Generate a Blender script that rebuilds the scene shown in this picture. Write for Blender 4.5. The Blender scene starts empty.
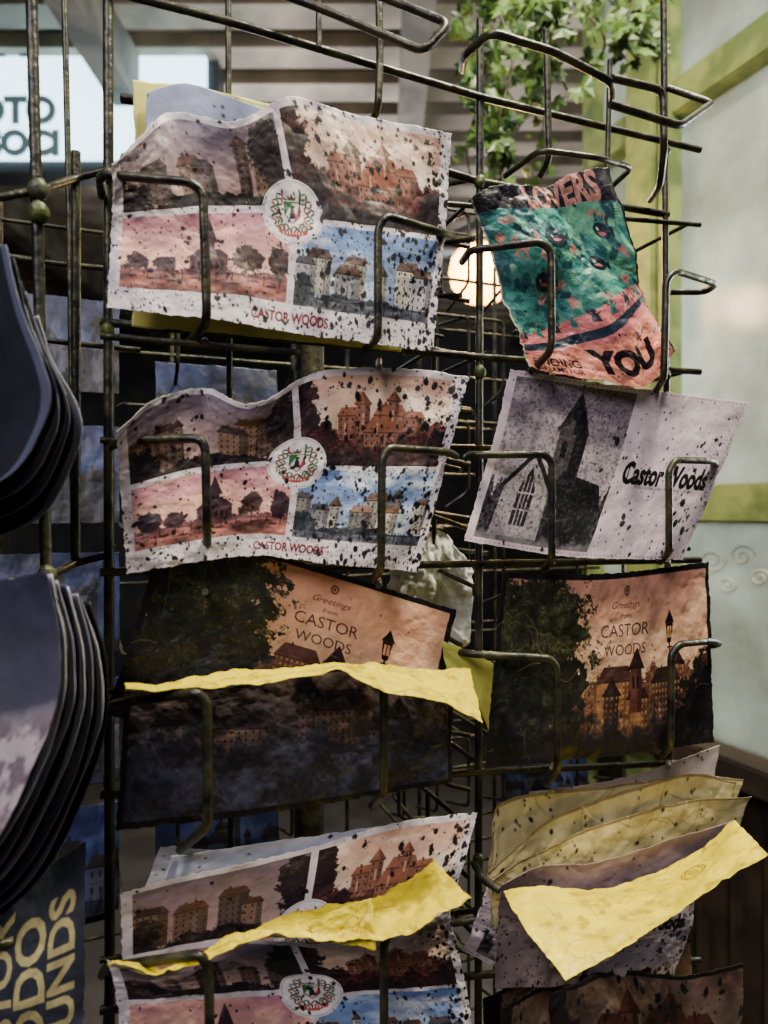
import bpy, bmesh, math, random
import numpy as np
from mathutils import Vector, Matrix

random.seed(7)
CAMZ=1.45; F=683.0; K=0.375; D=0.45
_nl=math.sqrt(1+K*K)
RD=np.array([1/_nl,K/_nl,0.0]); RN=np.array([K/_nl,-1/_nl,0.0]); RO=np.array([0,D,CAMZ])

def rk(px,py,off=0.0):
    """survey point -> 3D position on the rack's plane, `off` metres in front of it"""
    r=np.array([(px-384)/F,1.0,(512-py)/F]); c=np.array([0,0,CAMZ])
    o=RO+RN*off
    t=np.dot(o-c,RN)/np.dot(r,RN)
    return c+r*t
def ab(px,py,d):
    """survey point at distance d"""
    return np.array([(px-384)/F*d,d,CAMZ+(512-py)/F*d])
def rl(s,z,off):
    return RO+RD*s+RN*off+np.array([0,0,z])

COL=bpy.context.scene.collection
def link(o,parent=None):
    COL.objects.link(o)
    if parent: o.parent=parent
    return o
def empty(name):
    e=bpy.data.objects.new(name,None); e.empty_display_size=.05
    return link(e)
def lin(c):
    c=np.asarray(c,dtype=float)
    return np.where(c<=0.04045,c/12.92,((np.maximum(c,0)+0.055)/1.055)**2.4)
def C(r,g,b): return (r/255,g/255,b/255)
def tone(img,gamma=.88,desat=.12):
    g=img.mean(2,keepdims=True); img=img*(1-desat)+g*desat
    return np.clip(img,0,1)**gamma

# ---------- materials
def mat(name,col,rough=.6,metal=0,col2=None,scale=20,bump=0,bscale=60,emit=None,estr=0,detail=4,contrast=(.4,.6),spec=.5):
    m=bpy.data.materials.new(name); m.use_nodes=True; nt=m.node_tree; b=nt.nodes['Principled BSDF']
    b.inputs['Roughness'].default_value=rough; b.inputs['Metallic'].default_value=metal
    b.inputs['Specular IOR Level'].default_value=spec
    c1=(*lin(col),1); b.inputs['Base Color'].default_value=c1
    tc=nt.nodes.new('ShaderNodeTexCoord')
    if col2 is not None:
        n=nt.nodes.new('ShaderNodeTexNoise'); n.inputs['Scale'].default_value=scale; n.inputs['Detail'].default_value=detail
        nt.links.new(tc.outputs['Object'],n.inputs['Vector'])
        r=nt.nodes.new('ShaderNodeValToRGB'); r.color_ramp.elements[0].position=contrast[0]; r.color_ramp.elements[1].position=contrast[1]
        r.color_ramp.elements[0].color=c1; r.color_ramp.elements[1].color=(*lin(col2),1)
        nt.links.new(n.outputs['Fac'],r.inputs['Fac']); nt.links.new(r.outputs['Color'],b.inputs['Base Color'])
    if bump:
        n=nt.nodes.new('ShaderNodeTexNoise'); n.inputs['Scale'].default_value=bscale; n.inputs['Detail'].default_value=5
        nt.links.new(tc.outputs['Object'],n.inputs['Vector'])
        bm=nt.nodes.new('ShaderNodeBump'); bm.inputs['Strength'].default_value=bump; bm.inputs['Distance'].default_value=.003
        nt.links.new(n.outputs['Fac'],bm.inputs['Height']); nt.links.new(bm.outputs['Normal'],b.inputs['Normal'])
    if emit is not None:
        b.inputs['Emission Color'].default_value=(*lin(emit),1); b.inputs['Emission Strength'].default_value=estr
    return m

def print_mat():
    m=bpy.data.materials.new('printed_card'); m.use_nodes=True; nt=m.node_tree; b=nt.nodes['Principled BSDF']
    a=nt.nodes.new('ShaderNodeAttribute'); a.attribute_name='print'
    tc=nt.nodes.new('ShaderNodeTexCoord')
    n=nt.nodes.new('ShaderNodeTexNoise'); n.inputs['Scale'].default_value=90; n.inputs['Detail'].default_value=6
    nt.links.new(tc.outputs['Object'],n.inputs['Vector'])
    mr=nt.nodes.new('ShaderNodeMapRange'); mr.inputs[1].default_value=.3; mr.inputs[2].default_value=.7; mr.inputs[3].default_value=.86; mr.inputs[4].default_value=1.05
    nt.links.new(n.outputs['Fac'],mr.inputs[0])
    mx=nt.nodes.new('ShaderNodeVectorMath'); mx.operation='SCALE'
    nt.links.new(a.outputs['Color'],mx.inputs[0]); nt.links.new(mr.outputs[0],mx.inputs['Scale'])
    nt.links.new(mx.outputs[0],b.inputs['Base Color'])
    n2=nt.nodes.new('ShaderNodeTexNoise'); n2.inputs['Scale'].default_value=45; n2.inputs['Detail'].default_value=8; n2.inputs['Roughness'].default_value=.6
    nt.links.new(tc.outputs['Object'],n2.inputs['Vector'])
    bm=nt.nodes.new('ShaderNodeBump'); bm.inputs['Strength'].default_value=.30; bm.inputs['Distance'].default_value=.002
    nt.links.new(n2.outputs['Fac'],bm.inputs['Height']); nt.links.new(bm.outputs['Normal'],b.inputs['Normal'])
    b.inputs['Roughness'].default_value=.42; b.inputs['Specular IOR Level'].default_value=.32
    return m
M_PRINT=print_mat()
M_BACK=mat('card_back',C(190,176,100),.7,0,C(160,148,96),40)
M_WIRE=mat('rusty_painted_wire',C(18,18,16),.42,.3,C(60,58,36),55,.5,120)
M_WELD=mat('weld_paint',C(76,88,30),.5,.1,C(44,46,26),60,.6,150)
M_DK=mat('leaflet_back',C(34,34,42),.4)

# ---------- numpy canvas
def fbm(w,h,scale,seed,oct=4,sx=1.0):
    rng=np.random.RandomState(seed); out=np.zeros((h,w)); amp=1; tot=0
    for o in range(oct):
        s=max(scale/(2**o),1.0)
        gw=int(w/(s*sx))+3; gh=int(h/s)+3
        g=rng.rand(gh,gw)
        x=np.arange(w)/(s*sx); y=np.arange(h)/s
        xi=x.astype(int); yi=y.astype(int); fx=x-xi; fy=y-yi
        fx=fx*fx*(3-2*fx); fy=fy*fy*(3-2*fy)
        a=g[yi][:,xi]; b=g[yi][:,xi+1]; c=g[yi+1][:,xi]; d=g[yi+1][:,xi+1]
        out+=amp*((a*(1-fx)+b*fx)*(1-fy)[:,None]+(c*(1-fx)+d*fx)*fy[:,None]); tot+=amp; amp*=.55
    return out/tot

_tc={}
def text_tris(s,bold=0.0,shear=0.0):
    k=(s,bold,shear)
    if k in _tc: return _tc[k]
    cu=bpy.data.curves.new('t','FONT'); cu.body=s; cu.offset=bold; cu.shear=shear; cu.resolution_u=3
    o=bpy.data.objects.new('t',cu); COL.objects.link(o)
    bpy.context.view_layer.update()
    me=bpy.data.meshes.new_from_object(o.evaluated_get(bpy.context.evaluated_depsgraph_get()))
    me.calc_loop_triangles()
    v=np.array([(p.co.x,p.co.y) for p in me.vertices]); t=np.array([tuple(x.vertices) for x in me.loop_triangles])
    mn=v.min(0); mxx=v.max(0); v=(v-(mn+mxx)/2)/(mxx[0]-mn[0])
    bpy.data.objects.remove(o); bpy.data.meshes.remove(me); bpy.data.curves.remove(cu)
    _tc[k]=(v,t); return _tc[k]

class Cv:
    def __init__(s,w,h,col=(1,1,1)):
        s.w=w; s.h=h; s.img=np.empty((h,w,3)); s.img[:]=col
    def mask(s,m,col,a=1.0,sl=None):
        t=s.img if sl is None else s.img[sl]
        al=(m*a)[...,None]; t[:]=t*(1-al)+np.asarray(col)*al
    def poly(s,pts,col,a=1.0):
        pts=np.asarray(pts,float)
        x0=max(int(pts[:,0].min())-1,0); x1=min(int(pts[:,0].max())+2,s.w); y0=max(int(pts[:,1].min())-1,0); y1=min(int(pts[:,1].max())+2,s.h)
        if x1<=x0 or y1<=y0: return
        acc=np.zeros((y1-y0,x1-x0))
        for sx,sy in ((.25,.25),(.75,.25),(.25,.75),(.75,.75)):
            X,Y=np.meshgrid(np.arange(x0,x1)+sx,np.arange(y0,y1)+sy)
            ins=np.zeros(X.shape,bool); n=len(pts)
            for i in range(n):
                xa,ya=pts[i]; xb,yb=pts[(i+1)%n]
                if ya==yb: continue
                c=((ya>Y)!=(yb>Y))&(X<(xb-xa)*(Y-ya)/(yb-ya)+xa)
                ins^=c
            acc+=ins*.25
        s.mask(acc,col,a,(slice(y0,y1),slice(x0,x1)))
    def rect(s,x0,y0,x1,y1,col,a=1.0): s.poly([(x0,y0),(x1,y0),(x1,y1),(x0,y1)],col,a)
    def line(s,x0,y0,x1,y1,t,col,a=1.0):
        dx,dy=x1-x0,y1-y0; L=math.hypot(dx,dy)+1e-6; nx,ny=-dy/L*t*.5,dx/L*t*.5
        s.poly([(x0+nx,y0+ny),(x1+nx,y1+ny),(x1-nx,y1-ny),(x0-nx,y0-ny)],col,a)
    def ell(s,cx,cy,rx,ry,col,a=1.0,rot=0.0):
        R=max(rx,ry)+1
        x0=max(int(cx-R),0); x1=min(int(cx+R)+2,s.w); y0=max(int(cy-R),0); y1=min(int(cy+R)+2,s.h)
        if x1<=x0 or y1<=y0: return
        X,Y=np.meshgrid(np.arange(x0,x1)+.5-cx,np.arange(y0,y1)+.5-cy)
        if rot:
            X,Y=X*math.cos(rot)+Y*math.sin(rot),-X*math.sin(rot)+Y*math.cos(rot)
        d=np.sqrt((X/rx)**2+(Y/ry)**2); m=np.clip((1-d)*min(rx,ry)+.5,0,1)
        s.mask(m,col,a,(slice(y0,y1),slice(x0,x1)))
    def text(s,t,cx,cy,width,col,bold=0.0,shear=0.0,rot=0.0,ys=1.0,a=1.0):
        v,tr=text_tris(t,bold,shear)
        X=v[:,0]*width; Y=-v[:,1]*width*ys
        c,si=math.cos(rot),math.sin(rot)
        P=np.stack([X*c-Y*si+cx,X*si+Y*c+cy],1)
        x0=max(int(P[:,0].min())-1,0); x1=min(int(P[:,0].max())+2,s.w); y0=max(int(P[:,1].min())-1,0); y1=min(int(P[:,1].max())+2,s.h)
        if x1<=x0 or y1<=y0: return
        S=3; cov=np.zeros(((y1-y0)*S,(x1-x0)*S),bool)
        Q=(P-np.array([x0,y0]))*S
        for a_,b_,c_ in tr:
            p=Q[[a_,b_,c_]]
            lx=max(int(p[:,0].min()),0); hx=min(int(p[:,0].max())+2,cov.shape[1]); ly=max(int(p[:,1].min()),0); hy=min(int(p[:,1].max())+2,cov.shape[0])
            if hx<=lx or hy<=ly: continue
            XX,YY=np.meshgrid(np.arange(lx,hx)+.5,np.arange(ly,hy)+.5)
            e=[]
            for i in range(3):
                q=p[i]; r=p[(i+1)%3]; e.append((r[0]-q[0])*(YY-q[1])-(r[1]-q[1])*(XX-q[0]))
            cov[ly:hy,lx:hx]|=((e[0]>=0)&(e[1]>=0)&(e[2]>=0))|((e[0]<=0)&(e[1]<=0)&(e[2]<=0))
        m=cov.reshape(y1-y0,S,x1-x0,S).mean((1,3))
        s.mask(m,col,a,(slice(y0,y1),slice(x0,x1)))
    def paste(s,o,x0,y0):
        h=min(o.h,s.h-y0); w=min(o.w,s.w-x0); s.img[y0:y0+h,x0:x0+w]=o.img[:h,:w]
    def spatter(s,n,seed,col=(.035,.03,.045),rmax=3.0,region=None):
        rg=random.Random(seed)
        for i in range(n):
            if region: x=rg.uniform(region[0],region[2])*s.w; y=rg.uniform(region[1],region[3])*s.h
            else: x=rg.uniform(0,s.w); y=rg.uniform(0,s.h)
            r=.8+rmax*rg.random()**3.2
            s.ell(x,y,r,r*rg.uniform(1,1.8),col,rg.uniform(.8,1),rot=rg.uniform(-.5,.5))
            if r>2.6:
                for k in range(3): s.ell(x+rg.uniform(-2,2)*r,y+rg.uniform(-2,2)*r,.9,1.2,col,.9)
    def grime(s,seed,amt=.25,scale=40):
        n=fbm(s.w,s.h,scale,seed,5); s.img*=(1-amt*np.clip((n-.35)*2.5,0,1))[...,None]
    def creases(s,n,seed,col=(.75,.72,.72),a=.35):
        rg=random.Random(seed)
        for i in range(n):
            x=rg.uniform(0,s.w); y=rg.uniform(0,s.h); an=rg.uniform(0,6.28); 
            for k in range(rg.randint(4,14)):
                an+=rg.uniform(-.5,.5); L=rg.uniform(4,11); x2=x+math.cos(an)*L; y2=y+math.sin(an)*L
                s.line(x,y,x2,y2,1.0,col,a); x,y=x2,y2

def grad(w,h,c0,c1,seed=0,cloud=None,amt=.5,scale=30):
    c=Cv(w,h); t=np.linspace(0,1,h)[:,None,None]
    c.img[:]=np.array(c0)*(1-t)+np.array(c1)*t
    if cloud is not None:
        n=fbm(w,h,scale,seed,5,2.2); c.mask(np.clip((n-.45)*4,0,1),cloud,amt)
    return c
def treeline(c,base,amp,seed,col,col2,rough=14):
    n=fbm(c.w,4,rough,seed,5)[0]; n2=fbm(c.w,c.h,5,seed+1,3)
    Y=np.arange(c.h)[:,None]/c.h; top=base-amp*(n-.3)*1.6
    m=np.clip((Y+(n2-.5)*.12-top[None,:])*40,0,1)
    tx=np.clip((fbm(c.w,c.h,5,seed+2,3)-.35)*1.8,0,1)[...,None]
    colr=np.array(col)*(1-tx)+np.array(col2)*tx
    al=m[...,None]; c.img[:]=c.img*(1-al)+colr*al
def foliage(c,cx,cy,rx,ry,seed,col,col2):
    X,Y=np.meshgrid(np.arange(c.w),np.arange(c.h)); d=np.sqrt(((X-cx)/rx)**2+((Y-cy)/ry)**2)
    n=fbm(c.w,c.h,20,seed,6); fine=fbm(c.w,c.h,4,seed+7,2); m=np.clip(((1-d)*1.1+(n-.5)*1.3+(fine-.5)*.4)*9,0,1)
    big=np.clip((fbm(c.w,c.h,22,seed+3,3)-.35)*2.2,0,1); tx=(big*np.clip((fbm(c.w,c.h,3,seed+5,2)-.3)*2.0,0,1))[...,None]; al=m[...,None]
    c.img[:]=c.img*(1-al)+(np.array(col)*(1-tx)+np.array(col2)*tx)*al
def house(c,x,y,w,h,wall,roof,win,tower=False,rg=random):
    wall=np.array(wall); shade=wall*.66; roof=np.array(roof)
    c.rect(x,y-h,x+w,y,wall); c.rect(x+w*.70,y-h,x+w,y,shade)
    rh=w*(.95 if tower else .34)
    if tower:
        c.poly([(x-w*.18,y-h),(x+w*.5,y-h-rh),(x+w*1.18,y-h)],roof); c.poly([(x+w*.6,y-h),(x+w*.5,y-h-rh),(x+w*1.18,y-h)],roof*.7); c.rect(x+w*.46,y-h-rh-5,x+w*.54,y-h-rh+2,roof)
        c.rect(x-w*.12,y-h-1,x+w*1.12,y-h+1.5,roof*.55)
    else:
        c.poly([(x-2,y-h),(x+w*.16,y-h-rh),(x+w*.84,y-h-rh),(x+w+2,y-h)],roof); c.rect(x-2,y-h-1,x+w+2,y-h+1,roof*.5)
        c.rect(x+w*.3,y-h-rh-4,x+w*.3+4,y-h-rh+3,wall*.6)
    nx=max(1,int(w/9)); ny=max(1,int(h/11))
    for i in range(nx):
        for j in range(ny):
            wx=x+w*(i+.5)/nx; wy=y-h+h*(j+.45)/ny
            c.rect(wx-2.2,wy-3.2,wx+2.2,wy+3.4,np.clip(wall*1.2,0,1),.7); c.rect(wx-1.5,wy-2.6,wx+1.5,wy+2.6,win)
    for j in range(1,ny): c.rect(x,y-h+h*j/ny,x+w,y-h+h*j/ny+.8,wall*.7,.7)
def town(c,base,n,seed,walls,roofs,win,hmin,hmax,towers=.25):
    rg=random.Random(seed)
    its=[]
    for i in range(n):
        x=(i+rg.uniform(-.4,.4))/n*c.w; h=rg.uniform(hmin,hmax)*c.h; w=rg.uniform(.10,.2)*c.w; tw=rg.random()<towers
        if tw: w*=.42; h*=1.25
        its.append((-h,x,w,tw))
    its.sort()
    for h,x,w,tw in its:
        wl=np.array(rg.choice(walls))*rg.uniform(.75,1.12)
        house(c,x,base*c.h+rg.uniform(0,.06)*c.h,w,-h,wl,np.array(rg.choice(roofs))*rg.uniform(.8,1.15),win,tw)

def ph_castle(w,h,seed=1):
    c=grad(w,h,C(206,150,122),C(255,226,184),seed,C(255,236,208),.7,34)
    treeline(c,.60,.16,seed+4,C(64,28,28),C(130,62,48),20)
    for x,y,ww,hh,t in ((.26,.70,.16,.26,0),(.38,.64,.09,.32,1),(.50,.68,.22,.24,0),(.59,.62,.075,.34,1),(.70,.66,.14,.20,0),(.44,.78,.30,.16,0)):
        house(c,x*w,y*h,ww*w,hh*h,C(140,84,62),C(150,82,54),C(40,18,20),t)
    for x,y in ((.42,.42),(.52,.52),(.62,.38),(.3,.52)): c.rect(w*x,h*y,w*x+3,h*(y+.12),C(244,190,134),.6)
    treeline(c,.82,.22,seed+9,C(30,15,19),C(96,42,34),18)
    foliage(c,w*.0,h*.30,w*.14,h*.5,seed+2,C(28,16,20),C(104,52,38))
    foliage(c,w*.14,h*.74,w*.12,h*.22,seed+12,C(32,16,20),C(124,60,44))
    foliage(c,w*.98,h*.80,w*.12,h*.24,seed+5,C(26,14,18),C(84,40,34))
    foliage(c,w*.38,h*1.0,w*.5,h*.16,seed+6,C(26,14,18),C(96,46,36))
    return c
def ph_dark(w,h,seed=1):
    c=grad(w,h,C(100,84,104),C(190,150,128),seed,C(150,116,116),.5,26)
    town(c,.90,6,seed+1,[C(134,98,74),C(108,80,70),C(92,70,66)],[C(54,36,38),C(82,48,40)],C(24,18,24),.36,.62,.25)
    foliage(c,w*.94,h*.4,w*.13,h*.45,seed+2,C(24,18,24),C(84,60,52)); foliage(c,w*.04,h*.78,w*.16,h*.28,seed+5,C(20,16,22),C(84,60,48)); foliage(c,w*.5,h*.94,w*.3,h*.12,seed+15,C(20,16,22),C(84,60,48))
    treeline(c,.95,.12,seed+3,C(22,18,22),C(70,52,46))
    return c
def ph_pink(w,h,seed=1):
    c=grad(w,h,C(184,108,126),C(255,196,150),seed,C(252,182,150),.75,30)
    treeline(c,.71,.06,seed+2,C(84,46,56),C(140,80,78),24)
    dk=C(46,26,38)
    foliage(c,w*.09,h*.60,w*.07,h*.17,seed+8,C(36,22,32),C(100,54,54)); foliage(c,w*.25,h*.64,w*.07,h*.13,seed+9,C(42,26,34),C(104,58,56))
    foliage(c,w*.74,h*.56,w*.09,h*.18,seed+10,C(52,34,34),C(134,90,60)); foliage(c,w*.94,h*.58,w*.07,h*.2,seed+11,C(40,24,32),C(104,58,52))
    c.rect(w*.475,h*.34,w*.535,h*.78,dk); c.poly([(w*.455,h*.36),(w*.505,h*.06),(w*.555,h*.36)],dk); c.rect(w*.39,h*.54,w*.62,h*.78,C(78,44,52)); c.poly([(w*.38,h*.55),(w*.44,h*.44),(w*.57,h*.44),(w*.63,h*.55)],C(54,30,40))
    for i in range(6): c.rect(w*(.405+.035*i),h*.6,w*(.417+.035*i),h*.70,C(26,14,22))
    Y=np.arange(h)[:,None]/h*np.ones((1,w)); n=fbm(w,h,12,seed+7,4,3)
    m=np.clip((Y-.76)*40,0,1); al=m[...,None]; c.img[:]=c.img*(1-al)+(np.array(C(214,122,100))*n[...,None]*1.15+np.array(C(60,30,40))*.3)*al
    for i in range(8): c.ell(w*(.06+.12*i),h*(.82+.03*(i%3)),w*.035,h*.016,C(50,28,38),.9)
    for i in range(10): c.rect(w*(.05+.1*i),h*.74,w*(.056+.1*i),h*.86,C(36,22,30))
    return c
def ph_blue(w,h,seed=1):
    c=grad(w,h,C(84,118,182),C(154,176,208),seed,C(214,220,232),.9,24)
    town(c,.84,8,seed+1,[C(196,186,168),C(158,154,156),C(206,192,168),C(140,132,122)],[C(92,68,58),C(78,72,78),C(120,84,64)],C(38,42,56),.26,.46,.25)
    foliage(c,w*.06,h*.8,w*.10,h*.16,seed+5,C(26,34,42),C(84,92,84)); foliage(c,w*.56,h*.90,w*.2,h*.10,seed+6,C(24,30,40),C(90,94,92)); foliage(c,w*.3,h*.88,w*.12,h*.08,seed+16,C(24,30,40),C(90,94,92))
    Y=np.arange(h)[:,None]/h*np.ones((1,w)); n=fbm(w,h,9,seed+7,4,2)
    m=np.clip((Y-.86)*30,0,1); al=m[...,None]; c.img[:]=c.img*(1-al)+(np.array(C(130,134,152))*n[...,None]*1.1)*al
    for i in range(14): c.rect(w*(.02+.07*i),h*.84,w*(.03+.07*i),h*.98,C(30,32,42),.85)
    c.rect(0,h*.87,w,h*.89,C(30,32,42),.85)
    return c
def crest(c,x,y,r):
    wh=C(238,230,228)
    c.ell(x,y,r,r,wh); c.ell(x,y,r*.95,r*.95,C(180,170,168)); c.ell(x,y,r*.92,r*.92,wh)
    for ring,(rr,n) in enumerate(((.70,34),(.58,28),(.48,22))):
        for i in range(n):
            a=i/n*6.283+ring*.1
            if abs(math.sin(a)+1)<.08: continue
            c.ell(x+math.cos(a)*r*rr*.95,y+math.sin(a)*r*rr,r*.085,r*.035,(C(52,78,48),C(84,104,60),C(40,60,44),C(150,66,56))[(i+ring)%4],.95,rot=a+(1 if (i+ring)%2 else -1)*.7)
    c.poly([(x-r*.27,y-r*.34),(x+r*.27,y-r*.34),(x+r*.27,y+r*.08),(x,y+r*.36),(x-r*.27,y+r*.08)],C(60,52,50))
    c.poly([(x-r*.24,y-r*.31),(x+r*.24,y-r*.31),(x+r*.24,y+r*.07),(x,y+r*.32),(x-r*.24,y+r*.07)],C(230,222,214))
    c.poly([(x-r*.24,y-r*.31),(x+.02*r,y-r*.31),(x-r*.24,y+r*.07)],C(30,116,62)); c.poly([(x+r*.24,y-r*.25),(x+r*.24,y+r*.07),(x+.04*r,y+.28*r)],C(170,48,44))
    c.poly([(x-r*.12,y+r*.2),(x-r*.04,y-r*.2),(x+r*.06,y-r*.12),(x+r*.12,y+r*.16)],C(40,32,36)); c.ell(x+r*.02,y-r*.2,r*.07,r*.05,C(40,32,36))
    c.poly([(x-r*.12,y-r*.38),(x-r*.15,y-r*.52),(x-r*.06,y-r*.45),(x,y-r*.58),(x+r*.06,y-r*.45),(x+r*.15,y-r*.52),(x+r*.12,y-r*.38)],C(96,84,48))
    c.poly([(x-r*.5,y+r*.5),(x,y+r*.62),(x+r*.5,y+r*.5),(x+r*.46,y+r*.66),(x,y+r*.78),(x-r*.46,y+r*.66)],C(170,70,60))
    for k in range(7): c.rect(x-r*.32+k*r*.1,y+r*.60,x-r*.28+k*r*.1,y+r*.68,wh)

def collage(seed=1,w=560,h=352,spat=460,bot=True):
    c=Cv(w,h,C(226,215,218)); n=fbm(w,h,30,seed+50,5); c.img*=(.88+.18*n)[...,None]
    g=6; mx=16; vx=int(w*.515); ty=12; my=int(h*.45); by=int(h*.87)
    a=ph_dark(vx-g-mx,my-g-ty,seed); b=ph_castle(w-mx-vx-g,my-g-ty+14,seed+20)
    d=ph_pink(vx-g-mx,by-my-g,seed+40); e=ph_blue(w-mx-vx-g,by-my-g-8,seed+60)
    for p in (a,b,d,e): p.img=tone(p.img,.90,.14)
    c.paste(a,mx,ty); c.paste(b,vx+g,ty); c.paste(d,mx,my+g); c.paste(e,vx+g,my+g+10)
    crest(c,vx,my+2,h*.145)
    if bot: c.text('CASTOR WOODS',w*.52,h*.935,w*.24,C(110,24,38),bold=.035,ys=1.35)
    c.grime(seed+3,.12); c.spatter(spat,seed,rmax=3.2); c.spatter(int(spat*.9),seed+1,rmax=1.8,region=(0,.4,1,1)); c.spatter(int(spat*.7),seed+2,rmax=4,region=(.6,0,1,1))
    c.spatter(150,seed+4,rmax=3.5,region=(.93,0,1,1)); c.spatter(120,seed+5,rmax=2.5,region=(0,.87,1,1))
    c.creases(14,seed); return c

def sunset(seed=1,w=560,h=352,dark=1.0):
    c=Cv(w,h,C(20,18,20)); m=12
    p=grad(w-2*m,h-2*m,C(196,130,106),C(255,206,134),seed,C(255,206,164),.6,60); W,H=p.w,p.h
    treeline(p,.64,.16,seed+1,C(80,48,36),C(150,96,54),34)
    town(p,.84,10,seed+2,[C(116,72,50),C(84,56,44),C(160,104,62)],[C(52,32,28),C(78,44,36)],C(170,110,56),.14,.28,.35)
    X,Y=np.meshgrid(np.arange(W)/W,np.arange(H)/H); n=fbm(W,H,20,seed+5,5)
    p.mask(np.clip((fbm(W,H,14,seed+15,4)-.48)*4,0,1)*np.clip((Y-.62)*6,0,1),C(30,24,24),.8)
    mm=np.clip((Y-.78+(n-.5)*.3)*8,0,1); p.mask(mm,C(24,20,22),.95)
    foliage(p,W*.12,H*.32,W*.28,H*.46,seed+6,C(26,28,18),C(104,104,48)); foliage(p,W*.05,H*.75,W*.3,H*.3,seed+7,C(18,18,16),C(60,56,38)); foliage(p,W*.3,H*.62,W*.1,H*.16,seed+17,C(22,22,16),C(70,64,36))
    foliage(p,W*.98,H*.9,W*.2,H*.35,seed+8,C(16,14,16),C(46,38,32))
    x=W*.79; k_=C(14,10,12); p.rect(x-2,H*.42,x+2,H*.97,k_); p.poly([(x-11,H*.30),(x+11,H*.30),(x+6,H*.42),(x-6,H*.42)],k_); p.poly([(x-14,H*.30),(x,H*.22),(x+14,H*.30)],k_); p.rect(x-6,H*.32,x-1,H*.39,C(230,160,100)); p.rect(x+1,H*.32,x+6,H*.39,C(210,140,90)); p.rect(x-8,H*.44,x+8,H*.45,k_)
    x=W*.62; p.rect(x-15,H*.55,x+15,H*.8,C(96,52,40)); p.rect(x+4,H*.55,x+15,H*.8,C(60,34,30)); p.poly([(x-24,H*.55),(x,H*.42),(x+24,H*.55)],C(46,24,24)); p.rect(x-9,H*.59,x-3,H*.66,C(30,16,16)); p.rect(x+2,H*.59,x+7,H*.66,C(24,14,14))
    tc=C(50,24,26); cx=W*.56
    p.ell(cx,H*.075,8,10,tc,.85); p.ell(cx,H*.075,5,6.5,C(200,140,110),.8); p.ell(cx,H*.075,2.5,4,tc,.85)
    p.text('Greetings',cx,H*.165,W*.14,tc,shear=.4); p.text('from',cx,H*.225,W*.055,tc,shear=.4)
    p.text('CASTOR',cx,H*.31,W*.23,tc,bold=-.004,ys=1.1); p.text('WOODS',cx,H*.425,W*.20,tc,bold=-.004,ys=1.1)
    p.img=tone(p.img,.93,.08)*dark
    c.paste(p,m,m); c.grime(seed,.15,50); c.creases(22,seed,C(150,130,120),.3); c.spatter(60,seed,C(20,16,20),1.6)
    c.creases(14,seed+4,C(190,170,120),.5)
    return c
def night(seed=1,w=480,h=200):
    c=grad(w,h,C(76,62,60),C(60,62,84),seed,C(114,92,74),.5,50)
    town(c,.55,9,seed,[C(96,72,58),C(76,60,58)],[C(42,34,36)],C(24,20,26),.14,.38)
    treeline(c,.52,.25,seed+1,C(28,28,34),C(58,54,60))
    n=fbm(w,h,50,seed+3,4,1.6); Y=np.linspace(0,1,h)[:,None]; c.mask(np.clip((n-.42)*4,0,1)*np.clip((Y-.4)*3,0,1),C(96,100,134),.7)  # bluish reflective sheen painted into the card's lower part
    c.mask(np.clip((fbm(w,h,30,seed+8,4)-.52)*5,0,1),C(24,24,30),.8)
    c.img=tone(c.img,.9,0)
    k=C(16,15,17); c.rect(0,0,w,4,k);c.rect(0,h-10,w,h,k);c.rect(0,0,8,h,k);c.rect(w-8,0,w,h,k)
    c.grime(seed,.2); c.creases(16,seed,C(130,120,110),.35); return c

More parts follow.
